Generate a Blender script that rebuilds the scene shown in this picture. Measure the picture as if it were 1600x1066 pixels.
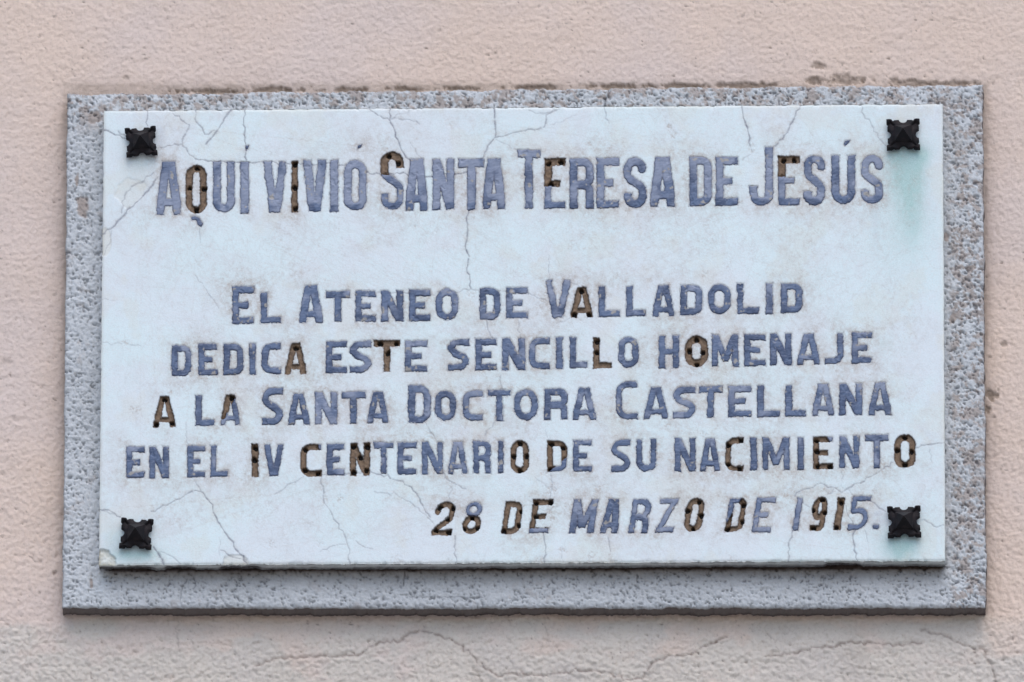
import bpy, math, random
import numpy as np
from mathutils import Vector

SC = bpy.context.scene
for o in list(bpy.data.objects):
    bpy.data.objects.remove(o, do_unlink=True)
COL = SC.collection

# ------------------------------------------------------------------ camera
DIST = 27.0                      # metres from the plaque (long lens from the street below)
TILT = math.radians(21.0)        # looking up
YAW = math.radians(2.5)          # a little from the right
SPAN = 1.6                       # metres across the picture at that distance
H0 = 0.0
fw = Vector((-math.sin(YAW)*math.cos(TILT), math.cos(YAW)*math.cos(TILT), math.sin(TILT)))
Cpos = -fw*DIST + Vector((0, 0, H0))
cd = bpy.data.cameras.new('camera'); cam = bpy.data.objects.new('camera', cd); COL.objects.link(cam)
cd.sensor_width = 36.0; cd.lens = 36.0*DIST/SPAN; cd.clip_start = 0.5; cd.clip_end = 400
cam.location = Cpos
cam.rotation_euler = fw.to_track_quat('-Z', 'Y').to_euler()
SC.camera = cam

# ------------------------------------------------------------------ light
SUN_EL = math.radians(57); SUN_AZ = math.radians(12)      # from high in front of the wall, a touch to the right
w = bpy.data.worlds.new('World'); SC.world = w; w.use_nodes = True
nt = w.node_tree; nt.nodes.clear()
sky = nt.nodes.new('ShaderNodeTexSky'); sky.sky_type = 'NISHITA'; sky.sun_disc = False
sky.sun_elevation = SUN_EL; sky.sun_rotation = math.pi - SUN_AZ
sky.air_density = 1.0; sky.dust_density = 1.6; sky.ozone_density = 1.5
bg = nt.nodes.new('ShaderNodeBackground'); bg.inputs['Strength'].default_value = 0.15
wo = nt.nodes.new('ShaderNodeOutputWorld')
nt.links.new(sky.outputs[0], bg.inputs[0]); nt.links.new(bg.outputs[0], wo.inputs[0])
sd = bpy.data.lights.new('sun', 'SUN'); sd.energy = 1.1; sd.angle = math.radians(60); sd.color = (1.0, 0.965, 0.92)
so = bpy.data.objects.new('sun', sd); COL.objects.link(so)
sdir = Vector((math.sin(SUN_AZ)*math.cos(SUN_EL), -math.cos(SUN_AZ)*math.cos(SUN_EL), math.sin(SUN_EL)))
so.rotation_euler = (-sdir).to_track_quat('-Z', 'Y').to_euler(); so.location = sdir*20
SC.view_settings.view_transform = 'Standard'; SC.view_settings.look = 'None'
SC.view_settings.gamma = 1; SC.view_settings.exposure = 0.50

# ------------------------------------------------------------------ measured photograph coordinates -> a plane parallel to the wall
rx_ = fw.cross(Vector((0, 0, 1))).normalized(); up_ = rx_.cross(fw).normalized()
FW, RX, UP, CP = [np.array(v) for v in (fw, rx_, up_, Cpos)]
def plane(px, py, y):
    """measured position (1600 x 1066 photograph) -> world x, z on the vertical plane at depth y"""
    px = np.asarray(px, float); py = np.asarray(py, float); y = np.asarray(y, float)
    a = (px-800.0)/1600.0*SPAN/DIST; b = -(py-533.0)/1600.0*SPAN/DIST
    d = FW[None, :] + a.reshape(-1, 1)*RX[None, :] + b.reshape(-1, 1)*UP[None, :]
    s = (y.reshape(-1)-CP[1])/d[:, 1]
    return (CP[0]+d[:, 0]*s).reshape(px.shape), (CP[2]+d[:, 2]*s).reshape(px.shape)

Y_CON = -0.036      # front of the cement border (the wall face is y = 0)
Y_MAR = -0.064      # front of the marble

# ------------------------------------------------------------------ noise
def vnoise(x, y, seed=0):
    r = np.random.RandomState(seed).rand(128, 128)
    xi = np.floor(x).astype(int); yi = np.floor(y).astype(int)
    fx = x-xi; fy = y-yi; fx = fx*fx*(3-2*fx); fy = fy*fy*(3-2*fy)
    a = r[yi % 128, xi % 128]; b = r[yi % 128, (xi+1) % 128]; c = r[(yi+1) % 128, xi % 128]; d = r[(yi+1) % 128, (xi+1) % 128]
    return (a*(1-fx)+b*fx)*(1-fy)+(c*(1-fx)+d*fx)*fy
def fbm(x, y, sc, seed=0, octv=4, gain=0.5):
    v = 0; amp = 1; tot = 0
    for i in range(octv):
        ca, sa = math.cos(1.3*i+0.4), math.sin(1.3*i+0.4)
        v = v+amp*vnoise((x*ca-y*sa)/sc+17.3*i, (x*sa+y*ca)/sc+9.1*i, seed+i); tot += amp; amp *= gain; sc /= 2.03
    return v/tot
def sstep(a, b, x):
    t = np.clip((x-a)/(b-a), 0, 1); return t*t*(3-2*t)

# ------------------------------------------------------------------ meshes
def link(name, me, parent=None):
    o = bpy.data.objects.new(name, me); COL.objects.link(o)
    if parent: o.parent = parent
    return o
def mesh(name, V, F, attrs=None, mat=None, smooth=True):
    """V (n,3), F (m,3|4) numpy"""
    me = bpy.data.meshes.new(name)
    V = np.ascontiguousarray(V, dtype=np.float32); F = np.ascontiguousarray(F, dtype=np.int32)
    k = F.shape[1]
    me.vertices.add(len(V)); me.vertices.foreach_set('co', V.ravel())
    me.loops.add(F.size); me.loops.foreach_set('vertex_index', F.ravel())
    me.polygons.add(len(F)); me.polygons.foreach_set('loop_start', np.arange(0, F.size, k, dtype=np.int32))
    me.polygons.foreach_set('loop_total', np.full(len(F), k, dtype=np.int32))
    me.update(calc_edges=True)
    if smooth: me.shade_smooth()
    else: me.shade_flat()
    for n, a in (attrs or {}).items():
        at = me.attributes.new(n, 'FLOAT', 'POINT'); at.data.foreach_set('value', np.ascontiguousarray(a, dtype=np.float32))
    if mat: me.materials.append(mat)
    return me
def compact(V, F, attrs):
    used = np.unique(F); m = np.full(len(V), -1, dtype=np.int64); m[used] = np.arange(len(used))
    return V[used], m[F], {k: a[used] for k, a in attrs.items()}
def gridfaces(nx, ny):
    i = np.arange((ny-1)*nx).reshape(ny-1, nx)[:, :-1].ravel()
    return np.stack([i, i+nx, i+nx+1, i+1], 1)      # rows run down the picture: this winding faces -Y
def boundary(F):
    e = np.concatenate([F[:, [j, (j+1) % F.shape[1]]] for j in range(F.shape[1])])
    key = np.sort(e, 1); k = key[:, 0].astype(np.int64)*(F.max()+1)+key[:, 1]
    u, idx, cnt = np.unique(k, return_index=True, return_counts=True)
    return e[idx[cnt == 1]]
def add_skirt(V, F, attrs, rings):
    """rings: list of functions V_boundary -> new V ; bridges from the open border backwards"""
    E = boundary(F); ids = np.unique(E); m = {int(v): i for i, v in enumerate(ids)}
    Ei = np.array([[m[int(a)], m[int(b)]] for a, b in E])
    prev = ids; Vn = [V]; Fn = [F]; n = len(V); at = {k: [a] for k, a in attrs.items()}
    base = V[ids]
    for fn in rings:
        nv, over = fn(base); Vn.append(nv)
        for k in at: at[k].append(np.full(len(ids), over[k]) if np.isscalar(over.get(k, None)) else (over[k] if k in over else attrs[k][ids]))
        cur = np.arange(n, n+len(ids))
        Fn.append(np.stack([prev[Ei[:, 1]], prev[Ei[:, 0]], cur[Ei[:, 0]], cur[Ei[:, 1]]], 1))
        prev = cur; n += len(ids)
    return np.concatenate(Vn), np.concatenate(Fn), {k: np.concatenate(a) for k, a in at.items()}

# ------------------------------------------------------------------ materials
class NT:
    def __init__(s, name, rough=0.8, spec=0.3):
        s.m = bpy.data.materials.new(name); s.m.use_nodes = True; s.t = s.m.node_tree
        s.b = s.t.nodes['Principled BSDF']; s.b.inputs['Roughness'].default_value = rough
        s.b.inputs['Specular IOR Level'].default_value = spec
        s.tc = s.t.nodes.new('ShaderNodeTexCoord')
    def attr(s, n):
        a = s.t.nodes.new('ShaderNodeAttribute'); a.attribute_name = n; return a.outputs['Fac']
    def noise(s, scale, detail=4, rough=0.6, vec=None, dist=0):
        n = s.t.nodes.new('ShaderNodeTexNoise'); n.inputs['Scale'].default_value = scale
        n.inputs['Detail'].default_value = detail; n.inputs['Roughness'].default_value = rough; n.inputs['Distortion'].default_value = dist
        s.t.links.new(vec if vec else s.tc.outputs['Object'], n.inputs['Vector']); return n.outputs['Fac']
    def mapping(s, scale, rot=(0, 0, 0)):
        n = s.t.nodes.new('ShaderNodeMapping'); n.inputs['Scale'].default_value = scale; n.inputs['Rotation'].default_value = rot
        s.t.links.new(s.tc.outputs['Object'], n.inputs['Vector']); return n.outputs[0]
    def ramp(s, fac, a, b, c0=0.0, c1=1.0):
        n = s.t.nodes.new('ShaderNodeMapRange'); n.interpolation_type = 'SMOOTHSTEP'
        n.inputs['From Min'].default_value = a; n.inputs['From Max'].default_value = b
        n.inputs['To Min'].default_value = c0; n.inputs['To Max'].default_value = c1
        s.t.links.new(fac, n.inputs['Value']); return n.outputs[0]
    def math(s, op, a, b):
        n = s.t.nodes.new('ShaderNodeMath'); n.operation = op
        for i, v in enumerate((a, b)):
            if isinstance(v, (int, float)): n.inputs[i].default_value = v
            else: s.t.links.new(v, n.inputs[i])
        return n.outputs[0]
    def mix(s, fac, a, b, mode='MIX'):
        n = s.t.nodes.new('ShaderNodeMix'); n.data_type = 'RGBA'; n.blend_type = mode
        if isinstance(fac, (int, float)): n.inputs[0].default_value = fac
        else: s.t.links.new(fac, n.inputs[0])
        for i, v in ((6, a), (7, b)):
            if isinstance(v, tuple): n.inputs[i].default_value = (*v, 1)
            else: s.t.links.new(v, n.inputs[i])
        return n.outputs[2]
    def bump(s, h, dist, strength=1.0):
        n = s.t.nodes.new('ShaderNodeBump'); n.inputs['Distance'].default_value = dist; n.inputs['Strength'].default_value = strength
        s.t.links.new(h, n.inputs['Height']); s.t.links.new(n.outputs[0], s.b.inputs['Normal'])
    def color(s, c): s.t.links.new(c, s.b.inputs['Base Color'])

def mat_marble():
    k = NT('weathered_marble', 0.55, 0.35)
    c = k.mix(k.ramp(k.noise(9, 5, 0.62), 0.38, 0.64), (0.625, 0.735, 0.75), (0.64, 0.695, 0.725))
    c = k.mix(k.ramp(k.noise(38, 5, 0.7), 0.45, 0.75, 0, 0.30), c, (0.55, 0.535, 0.54))
    c = k.mix(k.ramp(k.noise(300, 3, 0.7), 0.45, 0.72, 0, 0.35), c, (0.56, 0.54, 0.52))
    c = k.mix(k.attr('teal'), c, (0.30, 0.50, 0.47))
    c = k.mix(k.attr('grey_mark'), c, (0.33, 0.35, 0.42))
    c = k.mix(k.attr('beige'), c, (0.60, 0.57, 0.46))
    d = k.math('MULTIPLY', k.attr('dirt'), k.ramp(k.noise(120, 5, 0.75), 0.25, 0.75, 0.25, 1.0))
    c = k.mix(d, c, (0.37, 0.315, 0.27))
    c = k.mix(k.attr('crack'), c, (0.075, 0.075, 0.115))
    c = k.mix(k.attr('dirt_shade'), c, (0.055, 0.045, 0.04))
    c = k.mix(k.attr('mortar'), c, k.mix(k.ramp(k.noise(260, 4, 0.7), 0.3, 0.7), (0.235, 0.160, 0.098), (0.115, 0.075, 0.048)))
    c = k.mix(k.attr('hole'), c, (0.018, 0.012, 0.010))
    c = k.mix(k.ramp(k.noise(620, 2, 0.6), 0.3, 0.7, 0.0, 0.22), c, (0.86, 0.88, 0.9))
    c = k.mix(k.attr('mortar'), c, k.mix(k.attr('hole'), k.mix(k.ramp(k.noise(200, 4, 0.7), 0.3, 0.7), (0.215, 0.138, 0.080), (0.11, 0.068, 0.042)), (0.012, 0.008, 0.007)))
    c = k.mix(k.attr('gedge'), c, (0.028, 0.019, 0.014))
    k.color(c)
    k.bump(k.noise(420, 4, 0.7), 0.0006, 0.5)
    return k.m
def mat_lead():
    k = NT('oxidised_lead', 0.52, 0.45)
    n = k.noise(40, 4, 0.65)
    sv = k.mapping((60, 60, 420), (0, math.radians(35), 0))
    s = k.noise(1.0, 4, 0.65, sv, 0.6)
    base = k.mix(k.ramp(n, 0.40, 0.60), (0.036, 0.060, 0.122), (0.085, 0.125, 0.215))
    base = k.mix(k.attr('pale'), base, (0.205, 0.235, 0.315))
    base = k.mix(k.ramp(s, 0.46, 0.75, 0, 0.42), base, (0.26, 0.29, 0.39))
    base = k.mix(k.ramp(s, 0.2, 0.40, 0.55, 0), base, (0.042, 0.052, 0.10))
    base = k.mix(k.attr('grit'), base, (0.33, 0.30, 0.26))
    base = k.mix(k.attr('edge'), base, (0.045, 0.045, 0.075))
    k.color(base)
    k.b.inputs['Metallic'].default_value = 0.15
    k.bump(s, 0.0007, 0.5)
    return k.m
def mat_cement():
    k = NT('rough_cement', 0.95, 0.15)
    c = k.mix(k.ramp(k.noise(7, 4, 0.6), 0.35, 0.65), (0.54, 0.555, 0.57), (0.48, 0.495, 0.51))
    c = k.mix(k.ramp(k.noise(340, 4, 0.75), 0.36, 0.62, 0.0, 0.40), c, (0.66, 0.68, 0.70))
    c = k.mix(k.attr('brown'), c, (0.34, 0.27, 0.23))
    c = k.mix(k.attr('pit'), c, (0.085, 0.085, 0.10))
    c = k.mix(k.attr('grime_shade'), c, (0.062, 0.044, 0.036))
    k.color(c); k.bump(k.noise(380, 5, 0.8), 0.0020, 0.7)
    return k.m
def mat_stucco():
    k = NT('painted_stucco', 0.93, 0.2)
    pink = k.mix(k.ramp(k.noise(3.0, 4, 0.55), 0.35, 0.65), (0.735, 0.585, 0.49), (0.70, 0.58, 0.52))
    grey = k.mix(k.ramp(k.noise(8, 4, 0.6), 0.35, 0.7), (0.66, 0.595, 0.525), (0.63, 0.57, 0.515))
    c = k.mix(k.attr('grey'), pink, grey)
    c = k.mix(k.ramp(k.noise(220, 4, 0.75), 0.50, 0.70, 0.0, 0.42), c, (0.43, 0.33, 0.28))
    c = k.mix(k.attr('pit'), c, (0.20, 0.145, 0.12))
    c = k.mix(k.attr('crack'), c, (0.19, 0.13, 0.11))
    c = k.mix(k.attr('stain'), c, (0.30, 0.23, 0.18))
    k.color(c); k.bump(k.noise(300, 5, 0.8), 0.0030, 0.65)
    return k.m
def mat_iron():
    k = NT('black_iron', 0.6, 0.18)
    c = k.mix(k.ramp(k.noise(90, 4, 0.6), 0.4, 0.7), (0.007, 0.006, 0.008), (0.018, 0.012, 0.013))
    k.color(c); k.bump(k.noise(260, 3, 0.6), 0.0006, 0.5)
    return k.m
M_MAR, M_LEAD, M_CEM, M_STU, M_IRON = mat_marble(), mat_lead(), mat_cement(), mat_stucco(), mat_iron()

# ------------------------------------------------------------------ polylines on a surface (cracks)
def jitter(pts, amp, seed, step=5.0):
    rng = random.Random(seed); out = [pts[0]]
    for a, b in zip(pts[:-1], pts[1:]):
        L = math.hypot(b[0]-a[0], b[1]-a[1]); n = max(1, int(L/step))
        nx, ny = -(b[1]-a[1])/(L+1e-6), (b[0]-a[0])/(L+1e-6)
        for i in range(1, n+1):
            t = i/n; j = rng.gauss(0, amp) if i < n else 0
            if j: j *= 1.0
            out.append((a[0]+(b[0]-a[0])*t+nx*j, a[1]+(b[1]-a[1])*t+ny*j))
    return out
def paint_lines(field, PX, PY, lines, amp=0.9, fade=True):
    """field = max(field, strength * falloff(distance / width)) along each polyline; lines: (points, width, strength)"""
    x0, y0 = PX.min(), PY.min(); ny, nx = PX.shape
    dx = (PX.max()-x0)/(nx-1); dy = (PY.max()-y0)/(ny-1)
    for li, (pts, wd, st) in enumerate(lines):
        P = jitter(pts, amp, li*7+3); n = len(P)
        rng = random.Random(li)
        for i in range(n-1):
            a, b = P[i], P[i+1]
            ww = wd*(0.5+1.0*rng.random()**1.3); s = st*(0.75+0.25*rng.random())
            r = 3*ww+14
            j0 = max(0, int((min(a[0], b[0])-r-x0)/dx)); j1 = min(nx, int((max(a[0], b[0])+r-x0)/dx)+2)
            i0 = max(0, int((min(a[1], b[1])-r-y0)/dy)); i1 = min(ny, int((max(a[1], b[1])+r-y0)/dy)+2)
            if j1 <= j0 or i1 <= i0: continue
            X = PX[i0:i1, j0:j1]; Y = PY[i0:i1, j0:j1]
            ex, ey = b[0]-a[0], b[1]-a[1]; L2 = ex*ex+ey*ey+1e-9
            t = np.clip(((X-a[0])*ex+(Y-a[1])*ey)/L2, 0, 1)
            d = np.hypot(X-a[0]-t*ex, Y-a[1]-t*ey)
            v = s*np.exp(-(d/ww)**2)
            field[i0:i1, j0:j1] = np.maximum(field[i0:i1, j0:j1], v)

# ------------------------------------------------------------------ lettering: stroke skeletons -> distance fields
def arc(cx, cy, rx, ry, a0, a1, n=7):
    return [(cx+rx*math.cos(math.radians(a0+(a1-a0)*i/n)), cy+ry*math.sin(math.radians(a0+(a1-a0)*i/n))) for i in range(n+1)]
def glyph(ch, w, h, t, hook=False):
    """list of (polyline, stroke width); x right, y up; overshoots are trimmed by the letter's box"""
    c = t/2; L, R, B, T = c, w-c, c, h-c; o = 6
    r = min((R-L)/2, 0.3*h); q = min(R-L, 0.62*w, 0.36*h)*0.62
    m = h*0.5
    if ch == 'A':
        e = t*0.22
        return [([(c*0.95-0.17*t, -o*0.0-2), (w/2-e, h+1)], t), ([(w-c*0.95+0.17*t, -2), (w/2+e, h+1)], t), ([(w*0.25, h*0.235), (w*0.75, h*0.235)], t*0.85)]
    if ch == 'V':
        e = t*0.18
        return [([(c*0.95-0.1*t, h+2), (w/2-e, -1)], t), ([(w-c*0.95+0.1*t, h+2), (w/2+e, -1)], t)]
    if ch == 'N':
        return [([(L, -o), (L, h+o)], t), ([(R, -o), (R, h+o)], t), ([(L-0.1*t, h+1), (R+0.1*t, -1)], t*1.1)]
    if ch == 'M':
        return [([(L, -o), (L, h+o)], t), ([(R, -o), (R, h+o)], t), ([(L, h+1), (w/2, h*0.18)], t*0.95), ([(R, h+1), (w/2, h*0.18)], t*0.95)]
    if ch == 'H': return [([(L, -o), (L, h+o)], t), ([(R, -o), (R, h+o)], t), ([(L, m), (R, m)], t*0.9)]
    if ch == 'I': return [([(w/2, -o), (w/2, h+o)], w*0.97)]
    if ch == 'T': return [([(w/2, -o), (w/2, h)], t), ([(-o, T), (w+o, T)], t)]
    if ch == 'L': return [([(L, -o), (L, h+o)], t), ([(-o, B), (w+o, B)], t*0.95)]
    if ch == 'E': return [([(L, -o), (L, h+o)], t), ([(-o, B), (w+o, B)], t*0.95), ([(-o, T), (w+o, T)], t*0.95), ([(L, m), (w*0.74, m)], t*0.9)]
    if ch == 'O':
        p = arc(R-r, T-r, r, r, 0, 90)+arc(L+r, T-r, r, r, 90, 180)+arc(L+r, B+r, r, r, 180, 270)+arc(R-r, B+r, r, r, 270, 360)
        return [(p+[p[0]], t)]
    if ch == 'D':
        s = q*0.85
        return [([(L, -o), (L, h+o)], t), ([(-o, T), (R-s, T)]+arc(R-s, T-s, s, s, 90, 0)+arc(R-s, B+s, s, s, 0, -90)+[(-o, B)], t)]
    if ch == 'C':
        if hook: return [([(R, T-0.25*h)]+arc(R-r, T-r, r, r, 0, 90)+arc(L+r, T-r, r, r, 90, 180)+arc(L+r, B+r, r, r, 180, 270)+[(w+o, B)], t)]
        return [([(w+o, T)]+arc(L+q, T-q, q, q, 90, 180)+arc(L+q, B+q, q, q, 180, 270)+[(w+o, B)], t)]
    if ch == 'U': return [([(L, h+o), (L, B+r)]+arc(L+r, B+r, r, r, 180, 270)+arc(R-r, B+r, r, r, 270, 360)+[(R, h+o)], t)]
    if ch == 'J':
        if hook: return [([(L, h*0.34), (L, B+r)]+arc(L+r, B+r, r, r, 180, 270)+arc(R-r, B+r, r, r, 270, 360)+[(R, h+o)], t)]
        return [([(-o, B), (R-q, B)]+arc(R-q, B+q, q, q, 270, 360)+[(R, h+o)], t)]
    if ch == 'S':
        g = min((R-L)/2, 0.22*h)
        mid = arc(L+g, h*0.53+g, g, g, 180, 243, 4)+arc(R-g, h*0.47-g, g, g, 63, 0, 4)
        if hook: return [([(R, h*0.73)]+arc(R-g, T-g, g, g, 0, 90)+arc(L+g, T-g, g, g, 90, 180)+mid+arc(R-g, B+g, g, g, 0, -90)+arc(L+g, B+g, g, g, 270, 180)+[(L, h*0.28)], t)]
        return [([(w+o, T)]+arc(L+g, T-g, g, g, 90, 180)+mid+arc(R-g, B+g, g, g, 0, -90)+[(-o, B)], t)]
    if ch == 'R':
        s = min(q*0.8, (T-m)/2)
        return [([(L, -o), (L, h+o)], t), ([(-o, T), (R-s, T)]+arc(R-s, T-s, s, s, 90, 0)+arc(R-s, m*0.95+s, s, s, 0, -90)+[(L, m*0.95)], t),
                ([(L+2, m*0.95), (R-s, m*0.93)]+arc(R-s*0.9, m*0.93-s, s*0.9, s, 90, 0)+[(R, -o)], t)]
    if ch == 'Z': return [([(-o, T), (w+o, T)], t), ([(-o, B), (w+o, B)], t), ([(R-1, T), (L+1, B)], t)]
    if ch == '2':
        return [([(L, h*0.72)]+arc(L+r, T-r, r, r, 180, 90)+arc(R-r, T-r, r, r, 90, 0)+[(R, h*0.62), (R-1.5, h*0.5), (L+2, h*0.2), (L, B)], t), ([(-o, B), (w+o, B)], t)]
    if ch == '8':
        a = [(w/2+(R-L)/2*0.94*math.cos(i*math.pi/9), h*0.755+(0.245*h-c)*math.sin(i*math.pi/9)) for i in range(19)]
        b = [(w/2+(R-L)/2*math.cos(i*math.pi/9), h*0.29+(0.29*h-c)*math.sin(i*math.pi/9)) for i in range(19)]
        return [(a, t), (b, t)]
    if ch == '9':
        g = 0.27*h
        a = arc(w/2, T-g, (R-L)/2, g, 0, 360, 18)
        return [(a, t), ([(R, T-g), (R, h*0.33)]+arc(R-r*0.9, B+r*0.9, r*0.9, r*0.9, 0, -90, 5)+[(-o, B)], t)]
    if ch == '5':
        g = min((R-L)*0.6, 0.25*h)
        return [([(w+o, T), (L, T), (L, h*0.56), (R-g, h*0.58)]+arc(R-g, h*0.58-g, g, g, 90, 0)+arc(R-g, B+g, g, g, 0, -90)+[(-o, B)], t)]
    raise KeyError(ch)

def letter_sdf(X, Y, L):
    """signed distance (px) of a letter at photograph positions X, Y"""
    ch, x0, x1, y0, y1 = L['ch'], L['x0'], L['x1'], L['y0'], L['y1']; s = L.get('shear', 0)
    h = y1-y0; w = (x1-x0)-s*h
    yl = y1-Y-0.010*(X-(x0+x1)/2); xl = X-x0-s*yl
    D = np.full(X.shape, 1e3)
    if ch == 'poly':
        P = L['pts']; inside = np.zeros(X.shape, bool); D = np.full(X.shape, 1e3)
        for (ax, ay), (bx, by) in zip(P, P[1:]+P[:1]):
            ex, ey = bx-ax, by-ay; t = np.clip(((X-ax)*ex+(Y-ay)*ey)/(ex*ex+ey*ey), 0, 1)
            D = np.minimum(D, np.hypot(X-ax-t*ex, Y-ay-t*ey))
            c = ((ay > Y) != (by > Y)) & (X < (bx-ax)*(Y-ay)/((by-ay) if by != ay else 1e-9)+ax); inside ^= c
        D = np.where(inside, -D, D)
    else:
        for P, tw in glyph(ch, w, h, L['t'], L.get('hook', False)):
            hw = tw/2; n = len(P)-1; closed = P[0] == P[-1]
            for i in range(n):
                (ax, ay), (bx, by) = P[i], P[i+1]
                ex, ey = bx-ax, by-ay; ln = math.hypot(ex, ey)
                if ln < 1e-6: continue
                ex /= ln; ey /= ln
                u = (xl-ax)*ex+(yl-ay)*ey; v = np.abs((xl-ax)*ey-(yl-ay)*ex)
                du = np.maximum(-u, u-ln)
                d = np.hypot(np.maximum(du, 0), v)-hw
                if not closed:
                    if i == 0: d = np.where(u < 0, np.maximum(-u, v-hw), d)
                    if i == n-1: d = np.where(u > ln, np.maximum(u-ln, v-hw), d)
                D = np.minimum(D, d)
        box = np.maximum(np.maximum(-xl, xl-w), np.maximum(-yl, yl-h))
        D = np.maximum(D, box)
    sd = L['seed']; a = L.get('rag', 1.0)
    D = D+a*((fbm(X, Y, 9, sd, 2)-0.5)*2.2+(vnoise(X/2.4, Y/2.4, sd+5)-0.5)*1.6)
    return D
def region_sdf(X, Y, reg):
    """convex region given by half planes (a, b, c): a x + b y < c"""
    D = np.full(X.shape, -1e3)
    for a, b, c in reg:
        n = math.hypot(a, b); D = np.maximum(D, (a*X+b*Y-c)/n)
    return D+(vnoise(X/3, Y/3, 77)-0.5)*2.2

LET = []
def row(t, items, pale=0.0, shear=0, hook=False, rag=1.0):
    for it in items:
        ch, x0, x1, y0, y1 = it[:5]; kw = it[5] if len(it) > 5 else {}
        LET.append(dict(ch=ch, x0=x0, x1=x1, y0=y0, y1=y1, t=kw.get('t', t), pale=kw.get('pale', pale), shear=shear, hook=kw.get('hook', hook),
                        seed=len(LET)*11+5, rag=kw.get('rag', rag*(0.65+0.6*((len(LET)*37 % 10)/10))), empty=kw.get('empty', False), reg=kw.get('reg'), holes=kw.get('holes', [])))
def G(*holes, **k): return dict(empty=True, holes=list(holes), rag=1.0, **k)      # the lead is gone, the mortared groove shows its plug holes
def P(reg, *holes, **k): return dict(reg=reg, holes=list(holes), **k)                # partly gone: empty inside reg
row(12.8, [
 ('A', 244.5, 282.5, 252, 336, dict(t=14)),
 ('O', 291, 322.5, 259, 332.5, G((296.5, 293), (319, 294), (307, 327.5), (307.5, 262), t=9.5)),
 ('U', 332.5, 367, 252.5, 332.5), ('I', 375, 389.5, 252.5, 334), ('V', 412.5, 447, 252, 332),
 ('I', 456, 465, 252, 331, G((461, 256), (461, 292.5), (461, 325))),
 ('V', 474, 509.5, 250, 331, dict(t=14)), ('I', 515, 529, 249.5, 331), ('O', 537, 573, 250.5, 329.5),
 ('S', 595, 631, 237.5, 328, P([(0, 1, 273), (1, -0.3, 556)], (607.5, 243), (622, 254), t=11.5)),
 ('A', 634, 668, 248, 329.5, dict(t=14)), ('N', 675.5, 710, 248, 328), ('T', 716, 757, 248, 328, dict(t=14)), ('A', 754.5, 789, 247.5, 327, dict(t=14)),
 ('T', 808, 844.5, 234, 326), ('E', 851, 883.5, 247.5, 326, P([(0, 1, 291)], (857.5, 255), (877, 252.5), (860.5, 287), t=11)),
 ('R', 890, 928, 247, 326), ('E', 932, 967.5, 246, 325.5), ('S', 974, 1010, 246, 324.5), ('A', 1016, 1054.5, 245, 323.5, dict(t=15)),
 ('D', 1077, 1112.5, 244.5, 322), ('E', 1118, 1153, 245, 321.5), ('J', 1171, 1208, 229.5, 322),
 ('E', 1216, 1249.5, 244, 321, P([(0, 1, 276)], (1224.5, 250), (1240.5, 249.5), t=11)), ('S', 1255.5, 1289, 243, 321),
 ('U', 1299, 1336.5, 242.5, 319), ('S', 1345, 1379.5, 242, 319)], pale=0.55, hook=True)
row(10.8, [
 ('E', 362.5, 397, 447.5, 506), ('L', 407, 439.5, 457, 505.5), ('A', 467.5, 504, 445.5, 505, dict(t=13)), ('T', 509, 547, 454.5, 503, dict(t=11.5)),
 ('E', 555, 587, 454, 503), ('N', 595.5, 630, 454, 502), ('E', 639, 672.5, 452, 502), ('O', 681, 716, 451, 500.5), ('D', 749, 782, 450, 500),
 ('E', 790.5, 825, 449, 498), ('V', 852, 891, 437.5, 497, dict(pale=0.35)), ('A', 892.5, 925.5, 449, 495.5, G((909.5, 454), (897.5, 491), (920, 490.5), t=8.5)),
 ('L', 935, 969, 447, 495.5), ('L', 978, 1009, 447, 494.5), ('A', 1019, 1054, 446, 495), ('D', 1062.5, 1097.5, 445, 492.5), ('O', 1106, 1142, 444, 491),
 ('L', 1151, 1186, 443, 491), ('I', 1196, 1208, 442.5, 490.5), ('D', 1220, 1254, 442.5, 489)], pale=0.12)
row(10.4, [
 ('D', 268, 299.5, 539.5, 588), ('E', 309.5, 340, 537, 587), ('D', 349, 380.5, 537, 586), ('I', 389, 400, 536, 585.5), ('C', 409, 439, 536, 584),
 ('A', 446, 478, 536, 584, G((462, 543), t=8.5)), ('E', 509, 542, 533, 583), ('S', 546, 580, 532.5, 582.5), ('T', 585, 624, 532, 580, G((594, 536.5), (620, 536), (606, 551), t=9)),
 ('E', 632.5, 667.5, 532, 581), ('S', 699.5, 733, 530, 579), ('E', 742.5, 776, 529, 579), ('N', 784, 821, 528, 579, dict(t=11.5)), ('C', 826, 859, 527.5, 577),
 ('I', 868, 879.5, 527, 577), ('L', 890, 918, 527, 575.5), ('L', 927.5, 955, 527.5, 575, G((933, 533), (932.5, 550), t=8.5)), ('O', 966, 998, 526, 574.5),
 ('H', 1029, 1061, 524, 575.5), ('O', 1071, 1105.5, 525, 573, G((1088, 529.5), (1077.5, 547.5), (1098, 550), (1089, 569), t=10)), ('M', 1112, 1154, 522, 573),
 ('E', 1162.5, 1196, 522, 572), ('N', 1203, 1237, 521, 571), ('A', 1246, 1281, 521, 570), ('J', 1289, 1318, 520, 569), ('E', 1330.5, 1363, 519, 568)], pale=0.08)
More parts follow.
